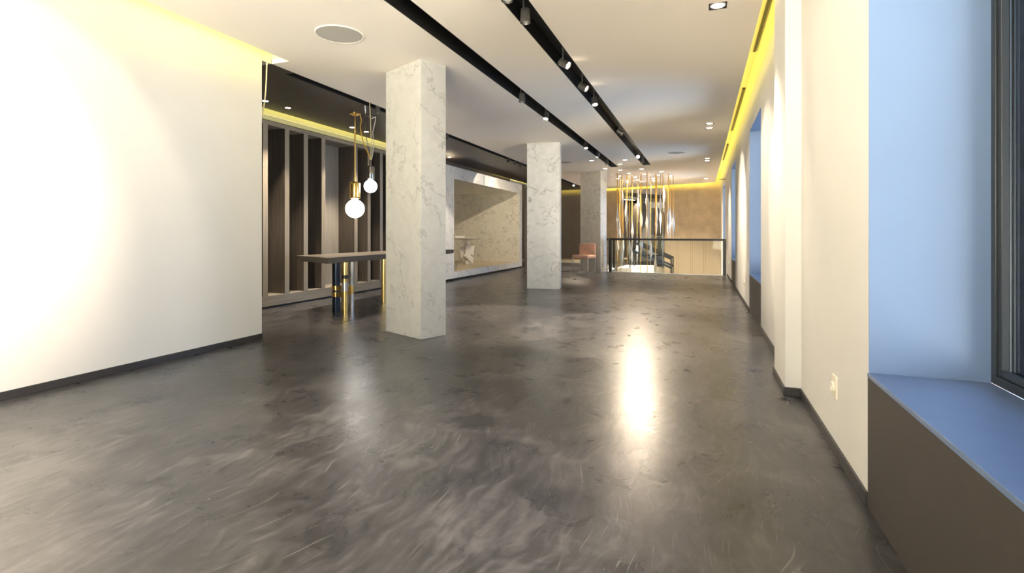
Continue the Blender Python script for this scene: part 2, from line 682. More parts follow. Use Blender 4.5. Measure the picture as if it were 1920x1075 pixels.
# floor, with the stairwell cut out of its far right corner
m = MB()
m.prism([(-9.0, YB), (1.15, YB), (1.15, 14.63), (0.63, 14.63), (-2.58, 15.04), (-2.62, YD + 0.1), (-9.0, YD + 0.1)], -0.25, 0.0)
struct(m.build('floor', M_floor))
m = MB()
m.prism([(-6.9, 19.3), (-4.1, 19.0), (-4.1, YD), (-6.9, YD)], 0.0005, 0.07)
struct(m.build('trim_1', M_cream))

# structural slab above everything
struct(boxo('ceiling_slab', M_ceil, (-9.0, YB, TOP, 1.3, 21.6, TOP + 0.15)))

# white suspended ceiling with slots for tracks and square downlights
T1 = (-2.335, -2.135, 14.12)
T2 = (-1.475, -1.270, 14.0)
SQ = [(0.12, 4.43), (0.12, 9.1), (0.12, 9.5), (0.12, 13.28), (0.12, 13.68), (0.12, 18.1)]
h = 0.068
us = sorted({-4.34, -4.10, T1[0], T1[1], T2[0], T2[1], 0.12 - h, 0.12 + h, 0.447})
vs = sorted({YB, 4.27, T1[2], T2[2], 19.0} | {y - h for _, y in SQ} | {y + h for _, y in SQ})


def ceil_solid(u, v):
    if u < -4.10 and v < 4.27:
        return False
    if T1[0] < u < T1[1] and v < T1[2]:
        return False
    if T2[0] < u < T2[1] and v < T2[2]:
        return False
    for x, y in SQ:
        if abs(u - x) < h and abs(v - y) < h:
            return False
    return True


m = MB()
m.grid(us, vs, ceil_solid, H, H + 0.05)
e0 = FA + Vector((0, -0.14, 0))
e0.x = 0.447
e1 = FB + Vector((0, -0.14, 0))
m.prism([(-4.34, 19.0), (0.447, 19.0), (e0.x, e0.y), (-4.10, e1.y - 0.05), (-4.34, e1.y)], H, H + 0.05)
struct(m.build('ceiling', M_ceil))

# dark ceiling over the lounge side, with the third slot
m = MB()
us = [-5.95, -4.5, -4.48, -4.345]
vs = [3.6, 4.272, 4.6, 19.2, YD - 0.25]
m.grid(us, vs, lambda u, v: not ((u > -4.48 and 4.6 < v < 19.2) or (u > -4.5 and v < 4.272)), H - 0.001, H + 0.049)
struct(m.build('ceiling_dark', M_dark_ceil))

# right wall with its window openings
WIN = [(0.95, 2.44, 0.54, 2.55), (6.46, 7.95, 0.54, 2.55), (11.2, 12.6, 0.55, 2.58), (16.1, 17.5, 0.0, 2.58)]
m = MB()
us = sorted({YB, 20.2} | {w[0] for w in WIN} | {w[1] for w in WIN})
vs = [-3.2, 0.0, 2.55, 2.58, TOP]


def wall_solid(u, v):
    for a, b, z0, z1 in WIN:
        if a < u < b and 0 < v < z1:
            return False
    return True


m.grid(us, vs, wall_solid, XR, 1.12, axis='x')
for a, b, z0, z1 in WIN[:3]:
    m.box(XR + 0.05, a, 0.0, 1.12, b, z0 - 0.02)
m.box(0.533, 3.93, 0.0, XR, 4.48, TOP)
struct(m.build('wall_right', M_paint, merge=False))

# near left wall, its return and the wall beside the lounge
m = MB()
m.box(XL - 0.16, YB, 0, XL, 4.14, TOP)
struct(m.build('wall_left', M_paint))
m = MB()
m.box(XL - 0.16, 4.272, H + 0.051, -4.08, 4.40, TOP)
m.box(XL - 0.16, 4.141, H, XL - 0.006, 4.271, TOP)
m.box(-6.6, 3.45, 0, XL - 0.16, 3.60, TOP)
struct(m.build('wall_left_return', M_paint))
# rear wall with wide shop window
m = MB()
m.grid([-9.0, -4.1, 0.3, 1.12], [0, 0.1, 2.8, TOP], lambda u, v: not (-4.1 < u < 0.3 and 0.1 < v < 2.8), YB - 0.15, YB, axis='y')
struct(m.build('wall_rear', M_paint))
w5 = bpy.data.objects.new('window_5', None)
COL.objects.link(w5)
w5.location = (-1.9, YB - 0.1, 0.1)
struct(w5)
m = MB()
for x in (-4.1, -2.63, -1.17, 0.24):
    m.box(x, YB - 0.12, 0.1, x + 0.06, YB - 0.04, 2.8)
m.box(-4.1, YB - 0.12, 0.1, 0.3, YB - 0.04, 0.17)
m.box(-4.1, YB - 0.12, 2.73, 0.3, YB - 0.04, 2.8)
o = m.build('window_frame', M_frame, merge=False)
o.parent = w5
o.matrix_parent_inverse = Matrix.Translation(-w5.location)
o = boxo('pane', M_glass_clear, (-4.04, YB - 0.085, 0.17, 0.24, YB - 0.079, 2.73))
o.parent = w5
o.matrix_parent_inverse = Matrix.Translation(-w5.location)

# lounge side walls: behind the cabinet, and above the marble, and far dark wall
m = MB()
m.box(-6.20, 3.6, 2.79, -6.02, 9.3, TOP)
struct(m.build('wall_cove', M_cove_paint))
m = MB()
m.box(-6.6, 3.6, 0, -6.42, 9.3, TOP)
struct(m.build('wall_lounge', M_darkwall))
m = MB()
m.box(-6.10, 9.3, 2.72, -6.0, 16.0, TOP)
struct(m.build('wall_upper', M_darkwall))
m = MB()
m.box(-9.0, YD, 0, FB.x, YD + 0.15, TOP)
m.box(-7.0, 16.0, 0, -6.85, YD, TOP)
struct(m.build('wall_far_dark', M_darkwall, merge=False))
m = MB()
m.box(-5.62, 16.35, 0, -5.5, 18.6, 2.72)
m.box(-5.62, 15.98, 2.60, -5.5, 18.6, 2.72)
struct(m.build('wall_passage', M_darkwall, merge=False))
struct(boxo('wall_passage_cove', M_paint, (-6.12, 15.9, 2.80, -6.0, YD, TOP)))

# far plaster wall with the mirror and the sand coloured panels
N = Vector((-0.277, -0.961, 0)).normalized()


def fw(s, d, z):
    p = FA + FDIR * s + N * d
    return (p.x, p.y, z)


def fbox(mb, s0, s1, d0, d1, z0, z1, mi=0):
    mb.prism([fw(s0, d0, 0)[:2], fw(s1, d0, 0)[:2], fw(s1, d1, 0)[:2], fw(s0, d1, 0)[:2]], z0, z1, mi)


m = MB()
fbox(m, -0.4, 5.15, -0.2, 0.0, -3.2, TOP)
struct(m.build('wall_far', M_plaster))
MS0, MS1 = 2.03, 3.66
pn = thing('wall_panelling', 'sand coloured smooth wall panels with paired vertical grooves seen below the handrail', 'panelling', fw(1.0, 0.01, -1.0))
m = MB()
fbox(m, 0.0, MS0, 0.001, 0.02, -1.6, 0.86)
o = m.build('panel', M_panel)
o.parent = pn
o.matrix_parent_inverse = Matrix.Translation(-pn.location)
for s in (0.52, 0.585, 0.985, 1.05, 1.50, 1.565):
    m = MB()
    fbox(m, s, s + 0.012, 0.0205, 0.023, -1.6, 0.86)
    o = m.build('groove', M_groove)
    o.parent = pn
    o.matrix_parent_inverse = Matrix.Translation(-pn.location)
m = MB()
fbox(m, MS0, MS1, 0.002, 0.022, -1.6, H - 0.08)
tag(m.build('wall_mirror', M_mirror), 'tall mirror on the ochre far wall behind the hanging glass drops', 'mirror')

# stairwell shaft
m = MB()
m.box(-2.8, 15.04, -3.2, -2.62, YD, -0.25)
m.prism([(-2.8, 15.04), (-2.58, 14.9), (0.63, 14.48), (0.63, 14.63), (-2.58, 15.04)], -3.2, -0.25)
struct(m.build('wall_stairwell', M_paint, merge=False))
m = MB()
m.prism([(-2.8, 14.5), (0.7, 14.4), (0.7, 19.8), (-2.8, 20.8)], -3.3, -3.2)
struct(m.build('floor_lower', M_stair))

# baseboards
def bb(name, b):
    return struct(boxo(name, M_base, b, bevel=0.002))


BH = 0.056
bb('baseboard_left', (XL, YB, 0.0, XL + 0.012, 4.14, BH))
bb('baseboard_right', (XR - 0.012, 2.44, 0, XR, 3.93, BH))
bb('baseboard_right', (0.521, 3.918, 0, XR - 0.012, 3.93, BH))
bb('baseboard_right', (0.521, 3.93, 0, 0.533, 4.492, BH))
bb('baseboard_right', (XR - 0.012, 4.492, 0, XR, 6.46, BH))
bb('baseboard_right', (XR - 0.012, 7.95, 0, XR, 11.2, BH))
bb('baseboard_right', (XR - 0.012, 12.6, 0, XR, 14.6, BH))

# ---------------------------------------------------------------- windows
def window(n, a, b, z0, z1, near_detail=False):
    e = bpy.data.objects.new('window_%d' % n, None)
    COL.objects.link(e)
    e.location = (1.0, (a + b) / 2, z0)
    struct(e)
    inv = Matrix.Translation(-e.location)

    def add(name, mb, mat, bevel=0):
        o = mb.build(name, mat, merge=False, bevel=bevel)
        o.parent = e
        o.matrix_parent_inverse = inv
        return o
    f = 0.034
    x0, x1 = 1.02, 1.062
    m = MB()
    m.box(x0, a, z0, x1, a + f, z1)
    m.box(x0, b - f, z0, x1, b, z1)
    m.box(x0, a + f, z0, x1, b - f, z0 + f)
    m.box(x0, a + f, z1 - f, x1, b - f, z1)
    add('window_frame', m, M_frame, 0.003)
    g = 0.024
    m = MB()
    xa, xb = x0 + 0.008, x1 - 0.006
    m.box(xa, a + f, z0 + f, xb, a + f + g, z1 - f)
    m.box(xa, b - f - g, z0 + f, xb, b - f, z1 - f)
    m.box(xa, a + f + g, z0 + f, xb, b - f - g, z0 + f + g)
    m.box(xa, a + f + g, z1 - f - g, xb, b - f - g, z1 - f)
    add('sash', m, M_frame, 0.003)
    m = MB()
    m.box(x0 + 0.030, a + f + g, z0 + f + g, x0 + 0.036, b - f - g, z1 - f - g)
    add('pane', m, M_glass)
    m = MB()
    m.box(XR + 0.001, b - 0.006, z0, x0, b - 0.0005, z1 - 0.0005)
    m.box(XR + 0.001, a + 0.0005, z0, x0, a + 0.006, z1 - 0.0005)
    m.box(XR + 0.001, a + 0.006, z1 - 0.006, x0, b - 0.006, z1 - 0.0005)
    add('reveal_daylight_tint', m, M_daylight_tint)  # thin added boards that tint the white reveals daylight blue
    if z0 > 0.1:
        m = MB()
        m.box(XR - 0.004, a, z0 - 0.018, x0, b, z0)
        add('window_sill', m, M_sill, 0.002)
        m = MB()
        m.box(XR - 0.002, a, 0, XR + 0.045, b, z0 - 0.019)
        add('apron_panel', m, M_apron)
    if near_detail:
        # exterior aluminium jamb with its screws, seen through the pane
        m = MB()
        m.box(x1 + 0.001, b - 0.055, z0 + 0.01, x1 + 0.068, b - 0.0065, z1 - 0.007)
        o = add('outer_jamb', m, M_alu)
        m = MB()
        m.box(1.0805, b - 0.060, z0 + 0.03, 1.0860, b - 0.0555, z1 - 0.007)
        o2 = add('jamb_lip', m, M_white)
        for zz in (0.697, 1.557):
            m = MB()
            m.lathe([(0.004, 0), (0.004, 0.002), (0.002, 0.003)], (1.0715, b - 0.055, zz), 12, axis=(0, -1, 0))
            add('screw', m, M_chrome)
    return e


for i, w in enumerate(WIN):
    window(i + 1, *w, near_detail=(i == 0))

# curtain-track slots in the right cove
for k, (a, b, lab) in enumerate([(3.2, 6.9, 'dark curtain rail in the yellow cove nearest the camera'),
                                 (8.6, 12.0, 'dark curtain rail in the yellow cove above the middle of the right wall'),
                                 (13.8, 16.7, 'short dark curtain rail at the far end of the yellow cove')]):
    t = thing('curtain_rail', lab, 'curtain rail', (0.60, a, TOP), group='curtain rails in the right cove')
    m = MB()
    m.box(-0.014, 0, -0.018, 0.014, b - a, 0)
    m.build('rail', M_bracket, t)
    m = MB()
    m.box(-0.018, -0.02, -0.03, 0.018, 0.0, 0)
    m.build('end_stop', M_bracket, t)
t = boxo('wall_bracket', M_bracket, (0.47, 15.85, 2.66, XR, 15.88, 2.68))
tag(t, 'small dark horizontal arm sticking out of the right wall at its far end', 'bracket')

# ---------------------------------------------------------------- columns
def column(mat, corner, ang, a, b, label):
    """corner: near corner; a: depth along the right face; b: width of the left face."""
    t = thing('marble_column', label, 'column', (*corner, 0), 0)
    dl = Vector((-math.cos(ang), math.sin(ang)))
    dr = Vector((math.sin(ang), math.cos(ang)))
    pts = [Vector((0, 0)), dr * a, dr * a + dl * b, dl * b]
    m = MB()
    m.prism([tuple(p) for p in pts], 0, H)
    m.build('shaft', mat, t, bevel=0.003)
    return t


column(M_marble1, (-2.745, 4.675), R(24.0), 0.33, 0.67, 'tall white marble column nearest the camera, hiding part of the long table')
column(M_marble2, (-2.655, 9.90), R(-9.5), 0.33, 0.66, 'grey-veined marble column in the middle, standing alone on the floor')
column(M_marble3, (-2.75, 14.79), R(24.0), 0.31, 0.72, 'farthest marble column behind the pink chair')

# ---------------------------------------------------------------- slatted cabinet
cx = -6.0
cab = thing('slatted_cabinet', 'tall open wooden wall unit of upright fins and dark recesses behind the long table', 'wall unit', (cx, 3.7, 0))
Y0, Y1 = 3.7, 9.28
m = MB()
m.box(-0.40, 0, 0.03, 0.0, Y1 - Y0, 0.185)
m.build('plinth', M_wood_plinth, cab, bevel=0.002)
m = MB()
m.box(-0.40, 0, 0.0, -0.03, Y1 - Y0, 0.03)
m.build('toe_kick', M_black, cab)
m = MB()
m.box(-0.40, 0, 2.715, 0.0, Y1 - Y0, 2.775)
m.build('top_board', M_wood_plinth, cab, bevel=0.002)
m = MB()
m.box(-0.40, 0, 0.185, -0.36, Y1 - Y0, 2.715)
m.build('back_panel', M_wood_back, cab)
up = None
for y in (3.74, 4.15, 4.56, 4.97, 5.38, 5.79, 6.21, 6.61, 7.02, 7.89, 8.29, 8.69, 9.10):
    if up is None:
        m = MB()
        m.box(-0.36, -0.044, 0.185, -0.004, 0.044, 2.715)
        up = m.build('upright', M_wood_dark, cab)
        m = MB()
        m.box(-0.004, -0.045, 0.185, 0.0, 0.045, 2.715)
        ed = m.build('front_edge', M_wood_edge, up)
        ed['label'] = 'pale front edge'
        up.location = (0, y - 3.7, 0)
    else:
        u2 = copy_tree(up, cab)
        u2.location = (0, y - 3.7, 0)

struct(boxo('trim_3', M_paint, (-6.02, 3.6, 2.855, -6.016, 9.3, 2.866)))
# ---------------------------------------------------------------- marble clad wall with deep alcove
AX = -5.5
m = MB()
m.grid([9.3, 10.90, 15.55, 15.78], [0.05, 0.205, 2.41, 2.70], lambda u, v: not (10.90 < u < 15.55 and 0.205 < v < 2.41), AX - 0.03, AX, axis='x')
struct(m.build('wall_alcove_front', M_marble_wall))
m = MB()
m.box(AX - 0.25, 9.3, 0, AX - 0.04, 15.75, 0.05)
struct(m.build('trim_2', M_black))
m = MB()
m.box(-8.8, 15.551, 0.05, AX - 0.0305, 15.75, 2.69)
m.box(-8.8, 10.65, 0.05, AX - 0.0305, 10.899, 2.69)
m.box(-8.95, 10.65, 0.0, -8.8, 15.75, 2.72)
struct(m.build('wall_alcove', M_marble_in, merge=False))
struct(boxo('floor_alcove', M_niche_floor, (-8.8, 10.9, 0.05, AX - 0.0305, 15.55, 0.2)))
struct(boxo('ceiling_alcove', M_marble_in, (-8.8, 10.9, 2.415, AX - 0.0305, 15.55, 2.69)))

# pedestal table inside the alcove
t = thing('pedestal_table', 'round white pedestal table with faceted base inside the marble alcove', 'table', (-6.6, 13.9, 0.2), 0)
m = MB()
m.lathe([(0.05, 0.70), (0.30, 0.745), (0.50, 0.772), (0.50, 0.782), (0.49, 0.785)], n=48)
m.build('tabletop', M_white, t)
m = MB()
m.box(-0.07, -0.06, 0.45, 0.07, 0.06, 0.72)
m.build('stem', M_white, t, bevel=0.004)


def facet(c, s, r, name='base_block'):
    mb = MB()
    mb.box(-s[0] / 2, -s[1] / 2, -s[2] / 2, s[0] / 2, s[1] / 2, s[2] / 2)
    o = mb.build(name, M_white, t, loc=c, bevel=0.004)
    o.rotation_euler = [R(v) for v in r]
    return o


facet((0.12, -0.02, 0.42), (0.24, 0.16, 0.26), (0, 4, 20))
facet((-0.12, -0.04, 0.36), (0.12, 0.16, 0.34), (0, -6, 20))
facet((0.10, -0.05, 0.21), (0.30, 0.16, 0.12), (0, 38, 20))
facet((-0.05, 0.02, 0.17), (0.16, 0.2, 0.30), (0, -34, 20))
facet((0.08, 0.03, 0.075), (0.22, 0.22, 0.13), (0, -10, 20))
o = MB()
o.box(-0.13, -0.09, 0, 0.13, 0.09, 0.06)
o = o.build('paper_box', M_white, None, loc=(-6.79, 13.85, 0.986), bevel=0.003, rotz=R(20))
tag(o, 'small cream box lying on the round alcove table', 'box')

# ---------------------------------------------------------------- long table
t = thing('dining_table', 'long dark oak table with slanted slab edges and mixed metal tube legs', 'table', (-5.0, 7.3, 0))
TT = [(-4.54, 5.40), (-4.64, 9.2), (-5.50, 9.2), (-5.47, 5.84)]
m = MB()
cxm = sum(p[0] for p in TT) / 4
cym = sum(p[1] for p in TT) / 4


def inset(k, dz):
    out = []
    for x, y in TT:
        sx_ = 1 if x > cxm else -1
        sy_ = 1 if y > cym else -1
        out.append(Vector((x - sx_ * k + 5.0, y - sy_ * k - 7.3, dz)))
    return out


m.rings([inset(0.014, 0.712), inset(0.0, 0.782), inset(0.0, 0.79)], smooth=False)
m.build('tabletop', M_table_top, t)


def leg(x, y, r, segs, label=None):
    """segs: list of (z0, z1, material, extra radius)"""
    mats = []
    mb = MB()
    for z0, z1, mt, er in segs:
        if mt not in mats:
            mats.append(mt)
        mb.lathe([(r + er, z0), (r + er, z1)], (0, 0, 0), 32, mats.index(mt))
    o = mb.build('leg', mats, t, loc=(x + 5.0, y - 7.3, 0), merge=False)
    if label:
        o['label'] = label
    return o


def brass_band(p, z, x0, x1, parent):
    mb = MB()
    mb.box(x0, -0.06, z - 0.03, x1, 0.06, z + 0.03)
    o = mb.build('brass_clamp', M_gold, parent, bevel=0.003)
    return o


l1 = leg(-4.88, 5.97, 0.055, [(0, 0.711, M_blued, 0)], 'black steel tube leg')
for z in (0.245, 0.335):
    mb = MB()
    mb.lathe([(0.056, z - 0.034), (0.063, z - 0.034), (0.063, z + 0.034), (0.056, z + 0.034)], n=32)
    mb.box(0.04, -0.05, z - 0.034, 0.16, 0.0, z + 0.034)
    b_ = mb.build('brass_clamp', M_gold, l1, merge=False)
    b_['label'] = 'brass clamp band'
leg(-4.65, 5.87, 0.043, [(0, 0.31, M_gold, 0), (0.31, 0.43, M_chrome, 0.001), (0.43, 0.48, M_gold, 0), (0.48, 0.53, M_black, 0.004), (0.53, 0.711, M_gold, 0)], 'brass tube leg with chrome and black bands')
leg(-4.72, 6.10, 0.036, [(0, 0.24, M_chrome, 0), (0.24, 0.36, M_gold, 0.002), (0.36, 0.711, M_chrome, 0)], 'chrome tube leg with a brass band')
leg(-4.79, 7.0, 0.04, [(0, 0.711, M_gold, 0)], 'plain brass tube leg')
leg(-4.85, 8.6, 0.055, [(0, 0.711, M_blued, 0)], 'black steel tube leg')
leg(-5.25, 8.5, 0.043, [(0, 0.711, M_gold, 0)], 'plain brass tube leg')

CAMX, CAMY = math.cos(R(20.33)), math.sin(R(20.33))
# ---------------------------------------------------------------- pendant lamps over the table
def rounded_cyl(r, z0, z1, rr=0.02, n=5):
    pr = [(0.001, z0)]
    for i in range(n + 1):
        a = -math.pi / 2 + (math.pi / 2) * i / n
        pr.append((r - rr + rr * math.cos(a), z0 + rr + rr * math.sin(a)))
    for i in range(n + 1):
        a = (math.pi / 2) * i / n
        pr.append((r - rr + rr * math.cos(a), z1 - rr + rr * math.sin(a)))
    pr.append((0.001, z1))
    return pr


def sphere_prof(r, zc, n=24):
    return [(max(1e-4, r * math.sin(math.pi * i / n)), zc - r * math.cos(math.pi * i / n)) for i in range(n + 1)]


PG = Vector((-4.94, 6.47, H - 0.001))
g = thing('pendant_lamp', 'larger hanging globe lamp with polished brass rod and holder over the table', 'pendant lamp', PG, 0)
m = MB()
m.lathe([(0.085, 0), (0.085, -0.008), (0.05, -0.022), (0.012, -0.045)], n=40)
m.build('canopy', M_gold, g)
m = MB()
m.lathe([(0.012, -1.04), (0.012, -0.04)], n=16)
m.build('rod', M_gold, g)
m = MB()
m.lathe(rounded_cyl(0.080, -1.300, -1.035, 0.032), n=40)
m.lathe([(0.016, -1.31), (0.016, -1.29)], n=16)
m.build('lamp_holder', M_gold, g)
m = MB()
m.lathe(sphere_prof(0.14, -1.445), n=48)
m.build('globe', M_globe, g)

PC = Vector((-4.81, 6.68, H - 0.001))
g = thing('pendant_lamp', 'smaller hanging globe lamp with black chrome holder and looping cables', 'pendant lamp', PC, 0)
m = MB()
m.lathe([(0.08, 0), (0.08, -0.010), (0.05, -0.024), (0.012, -0.05)], n=40)
m.build('canopy', M_smoke, g)
m = MB()
m.lathe(rounded_cyl(0.058, -0.985, -0.775, 0.022), n=40)
m.lathe([(0.012, -1.0), (0.012, -0.98)], n=16)
m.lathe([(0.018, -0.775), (0.018, -0.70), (0.008, -0.68)], n=16)
m.build('lamp_holder', M_smoke, g)
m = MB()
m.lathe(sphere_prof(0.10, -1.09), n=40)
m.build('globe', M_globe, g)


def smooth_path(pts, n=10):
    pts = [Vector(p) for p in pts]
    out = []
    for i in range(len(pts) - 1):
        p0 = pts[max(0, i - 1)]
        p1, p2 = pts[i], pts[i + 1]
        p3 = pts[min(len(pts) - 1, i + 2)]
        for k in range(n):
            u = k / n
            out.append(0.5 * ((2 * p1) + (-p0 + p2) * u + (2 * p0 - 5 * p1 + 4 * p2 - p3) * u * u + (-p0 + 3 * p1 - 3 * p2 + p3) * u ** 3))
    out.append(pts[-1])
    return out


def cable(pts, mat, parent, r=0.006, label=None):
    mb = MB()
    mb.tube(smooth_path(pts), r, 8)
    o = mb.build('cable', mat, parent)
    if label:
        o['label'] = label
    return o


d = PG - PC
e = Vector((CAMX, CAMY, 0))


def along(v, pts):
    return [(v.x * f_, v.y * f_, z_) for f_, z_ in pts]


cable(along(d, [(0.68, -0.012), (0.60, -0.10), (0.66, -0.20), (0.46, -0.42), (0.15, -0.59), (0.0, -0.70)]), M_cord_gold, g, 0.008, 'gold cable looping from the brass canopy')
cable(along(e, [(0.07, -0.015), (0.072, -0.08), (0.035, -0.26), (0.048, -0.40), (0.03, -0.60), (0.004, -0.70)]), M_cord_clear, g, 0.007, 'silver cable')
cable([(0.40, -0.58, 0.05), (0.30, -0.43, -0.05), (0.10, -0.13, -0.30), (0.01, 0, -0.52), (0.002, 0, -0.69)], M_cord_pale, g, 0.006, 'pale cable')
cable([(0.36, -0.64, 0.05), (0.20, -0.40, -0.08), (-0.02, -0.1, -0.25), (-0.05, 0, -0.45), (-0.004, 0, -0.69)], M_smoke, g, 0.004, 'thin dark cable')

# loose cable hanging at the end of the left cove
m = MB()
m.tube(smooth_path([(-4.30, 4.20, 3.05), (-4.325, 4.195, 2.94), (-4.34, 4.20, 2.75), (-4.352, 4.20, 2.60), (-4.375, 4.20, 2.46), (-4.40, 4.2, 2.35)]), 0.007, 8)
tag(m.build('loose_cable', M_cord_pale), 'loose pale cable dangling from the end of the left yellow cove', 'cable')

# ---------------------------------------------------------------- chair
ch = thing('side_chair', 'armless blush velvet chair on thin chrome legs by the farthest column', 'chair', (-3.13, 14.34, 0), R(-12))
ch_w, ch_d = 0.50, 0.56
m = MB()
m.box(-0.25, -0.28, 0.40, 0.25, 0.28, 0.51)
m.build('seat', M_velvet, ch, bevel=0.035)
m = MB()
m.rings([[(-0.245, 0.17, 0.49), (0.245, 0.17, 0.49), (0.245, 0.27, 0.49), (-0.245, 0.27, 0.49)],
         [(-0.245, 0.19, 0.83), (0.245, 0.19, 0.83), (0.245, 0.28, 0.83), (-0.245, 0.28, 0.83)]], smooth=False)
m.build('backrest', M_velvet, ch, bevel=0.03)
for x in (-0.235, 0.235):
    for y in (-0.265, 0.265):
        m = MB()
        m.box(x - 0.009, y - 0.009, 0, x + 0.009, y + 0.009, 0.42)
        m.build('leg', M_chrome, ch)
    m = MB()
    m.box(x - 0.009, -0.256, 0.0, x + 0.009, 0.256, 0.014)
    m.build('floor_runner', M_chrome, ch)
m = MB()
m.box(-0.226, 0.258, 0.0, 0.226, 0.272, 0.014)
m.build('rear_runner', M_chrome, ch)

# ---------------------------------------------------------------- guard rail
RL = Vector((-2.50, 15.0, 0))
RR_ = Vector((0.56, 14.61, 0))
gd = (RR_ - RL)
GL = gd.length
rail = thing('stair_guard_rail', 'black framed glass guard rail in front of the stairwell', 'railing', RL, math.atan2(gd.y, gd.x))
m = MB()
m.box(-0.03, -0.035, 0.92, GL + 0.03, 0.035, 0.975)
m.build('top_rail', M_black, rail, bevel=0.003)
for x in (0.0, GL):
    m = MB()
    m.box(x - 0.04, -0.03, 0.0, x + 0.04, 0.03, 0.92)
    m.build('post', M_black, rail, bevel=0.003)
for k in range(2):
    m = MB()
    a = 0.045 + k * (GL - 0.09) / 2
    m.box(a, -0.006, 0.012, a + (GL - 0.09) / 2 - 0.01, 0.006, 0.92)
    m.build('glass_panel', M_guard, rail)
m = MB()
m.box(0.04, -0.012, 0.0, GL - 0.04, 0.012, 0.012)
m.build('bottom_channel', M_alu, rail)
# side guard running back along the stair opening
rail = thing('stair_guard_rail', 'short black topped guard returning towards the far wall beside the farthest column', 'railing', (-2.60, 15.06, 0), R(90))
m = MB()
m.box(0.02, -0.03, 0.92, 1.25, 0.03, 0.965)
m.build('top_rail', M_black, rail, bevel=0.003)
m = MB()
m.box(0.02, -0.006, 0.03, 1.25, 0.006, 0.92)
m.build('glass_panel', M_guard, rail)
m = MB()
m.box(0.02, -0.02, 0.0, 1.25, 0.02, 0.03)
m.build('bottom_channel', M_alu, rail)
m = MB()
m.box(1.19, -0.03, 0.0, 1.25, 0.03, 0.92)
m.build('post', M_black, rail, bevel=0.003)

# ---------------------------------------------------------------- stair down in the well
st = thing('staircase', 'pale stone stair descending in the well behind the guard rail', 'staircase', (-2.6, 17.3, 0))
m = MB()
m.box(0.02, -0.55, -0.16, 0.45, 0.55, -0.001)
m.build('landing', M_stair, st)
for k in range(5):
    m = MB()
    zt = -(k + 1) * 0.12
    x_ = 0.45 + k * 0.26
    m.box(x_, -0.55, zt - 0.10, x_ + 0.27, 0.55, zt)
    m.box(x_, -0.55, zt, x_ + 0.02, 0.55, zt + 0.12)
    m.build('step', M_stair, st, merge=False)
m = MB()
m.box(1.75, -0.55, -0.88, 3.1, 0.55, -0.72)
m.build('landing', M_stair, st)
sl = -0.45
for y in (-0.55, 0.55):
    for zA, th, mt_, nm in ((0.86, 0.075, M_black, 'handrail'), (0.58, 0.07, M_blued, 'lower_rail')):
        m = MB()
        xa, xb = 0.42, 1.72
        ra = [(xa, y - 0.02, zA), (xa, y + 0.02, zA), (xa, y + 0.02, zA + th), (xa, y - 0.02, zA + th)]
        m.rings([ra, [(xb, p[1], p[2] + (xb - xa) * sl) for p in ra]], smooth=False)
        m.build(nm, mt_, st)
    for b_ in ((1.68, y - 0.02, -0.72, 1.72, y + 0.02, 0.30), (0.42, y - 0.02, 0.0, 0.45, y + 0.02, 0.88)):
        boxo('post', M_black, b_, st)
tag(boxo('pale_ledge', M_white, (-2.55, 18.0, -0.30, -1.55, 18.6, 0.0)), 'low white ledge at the foot of the mirror behind the stair', 'ledge')

# ---------------------------------------------------------------- ceiling tracks and their lamps
def channel(xa, xb, ya, yb, label):
    t = thing('lighting_channel', label, 'light channel', ((xa + xb) / 2, ya, H), group=None)
    w = (xb - xa) / 2 - 0.001
    L_ = yb - ya
    m = MB()
    m.box(-w, 0, 0.16, w, L_, 0.17)
    m.box(-w, 0, 0.001, -w + 0.006, L_, 0.16)
    m.box(w - 0.006, 0, 0.001, w, L_, 0.16)
    m.box(-w, L_ - 0.006, 0.001, w, L_, 0.16)
    m.build('housing', M_black, t, merge=False)
    m = MB()
    m.box(-0.018, 0, 0.14, 0.018, L_ - 0.01, 0.16)
    m.build('track', M_black, t)
    return t


channel(T1[0], T1[1], YB + 0.01, T1[2], 'long black recessed light channel left of the other one in the white ceiling')
channel(T2[0], T2[1], YB + 0.01, T2[2], 'long black recessed light channel nearest the window wall')
channel(-4.479, -4.346, 4.61, 19.19, 'narrow black light channel between the white and the dark ceiling')


def lamp(loc, aim, label, lens, group, drop=0.0, rad=0.042, energy=0, angle=50, blend=0.3):
    """cylinder head hung from a bracket inside the channel"""
    x, y, z = loc
    t = thing('track_spotlight', label, 'spotlight', (x, y, H + 0.14), 0, group)
    d = (Vector(aim) - Vector(loc)).normalized()
    m = MB()
    m.box(-0.02, -0.03, -0.02, 0.02, 0.03, 0.0)
    m.box(-0.006, -rad - 0.012, -0.13, 0.006, -rad - 0.004, -0.01)
    m.build('bracket', M_lamp_body, t, merge=False)
    c = Vector((0, 0, z - (H + 0.14)))
    m = MB()
    prof = [(rad * 0.75, -0.055), (rad, -0.05), (rad, 0.05), (rad * 1.06, 0.052), (rad * 1.06, 0.06), (rad * 0.92, 0.06), (rad * 0.80, 0.045)]
    m.lathe(prof, c, 28, axis=d)
    m.build('lamp_head', M_lamp_body, t)
    m = MB()
    m.lathe([(rad * 0.79, 0.046), (rad * 0.79, 0.0475)], c, 28, axis=d)
    m.build('lens', lens, t)
    if energy:
        spot(Vector(loc) + d * 0.068, aim, energy, angle, blend, size=rad * 0.7)
    return t


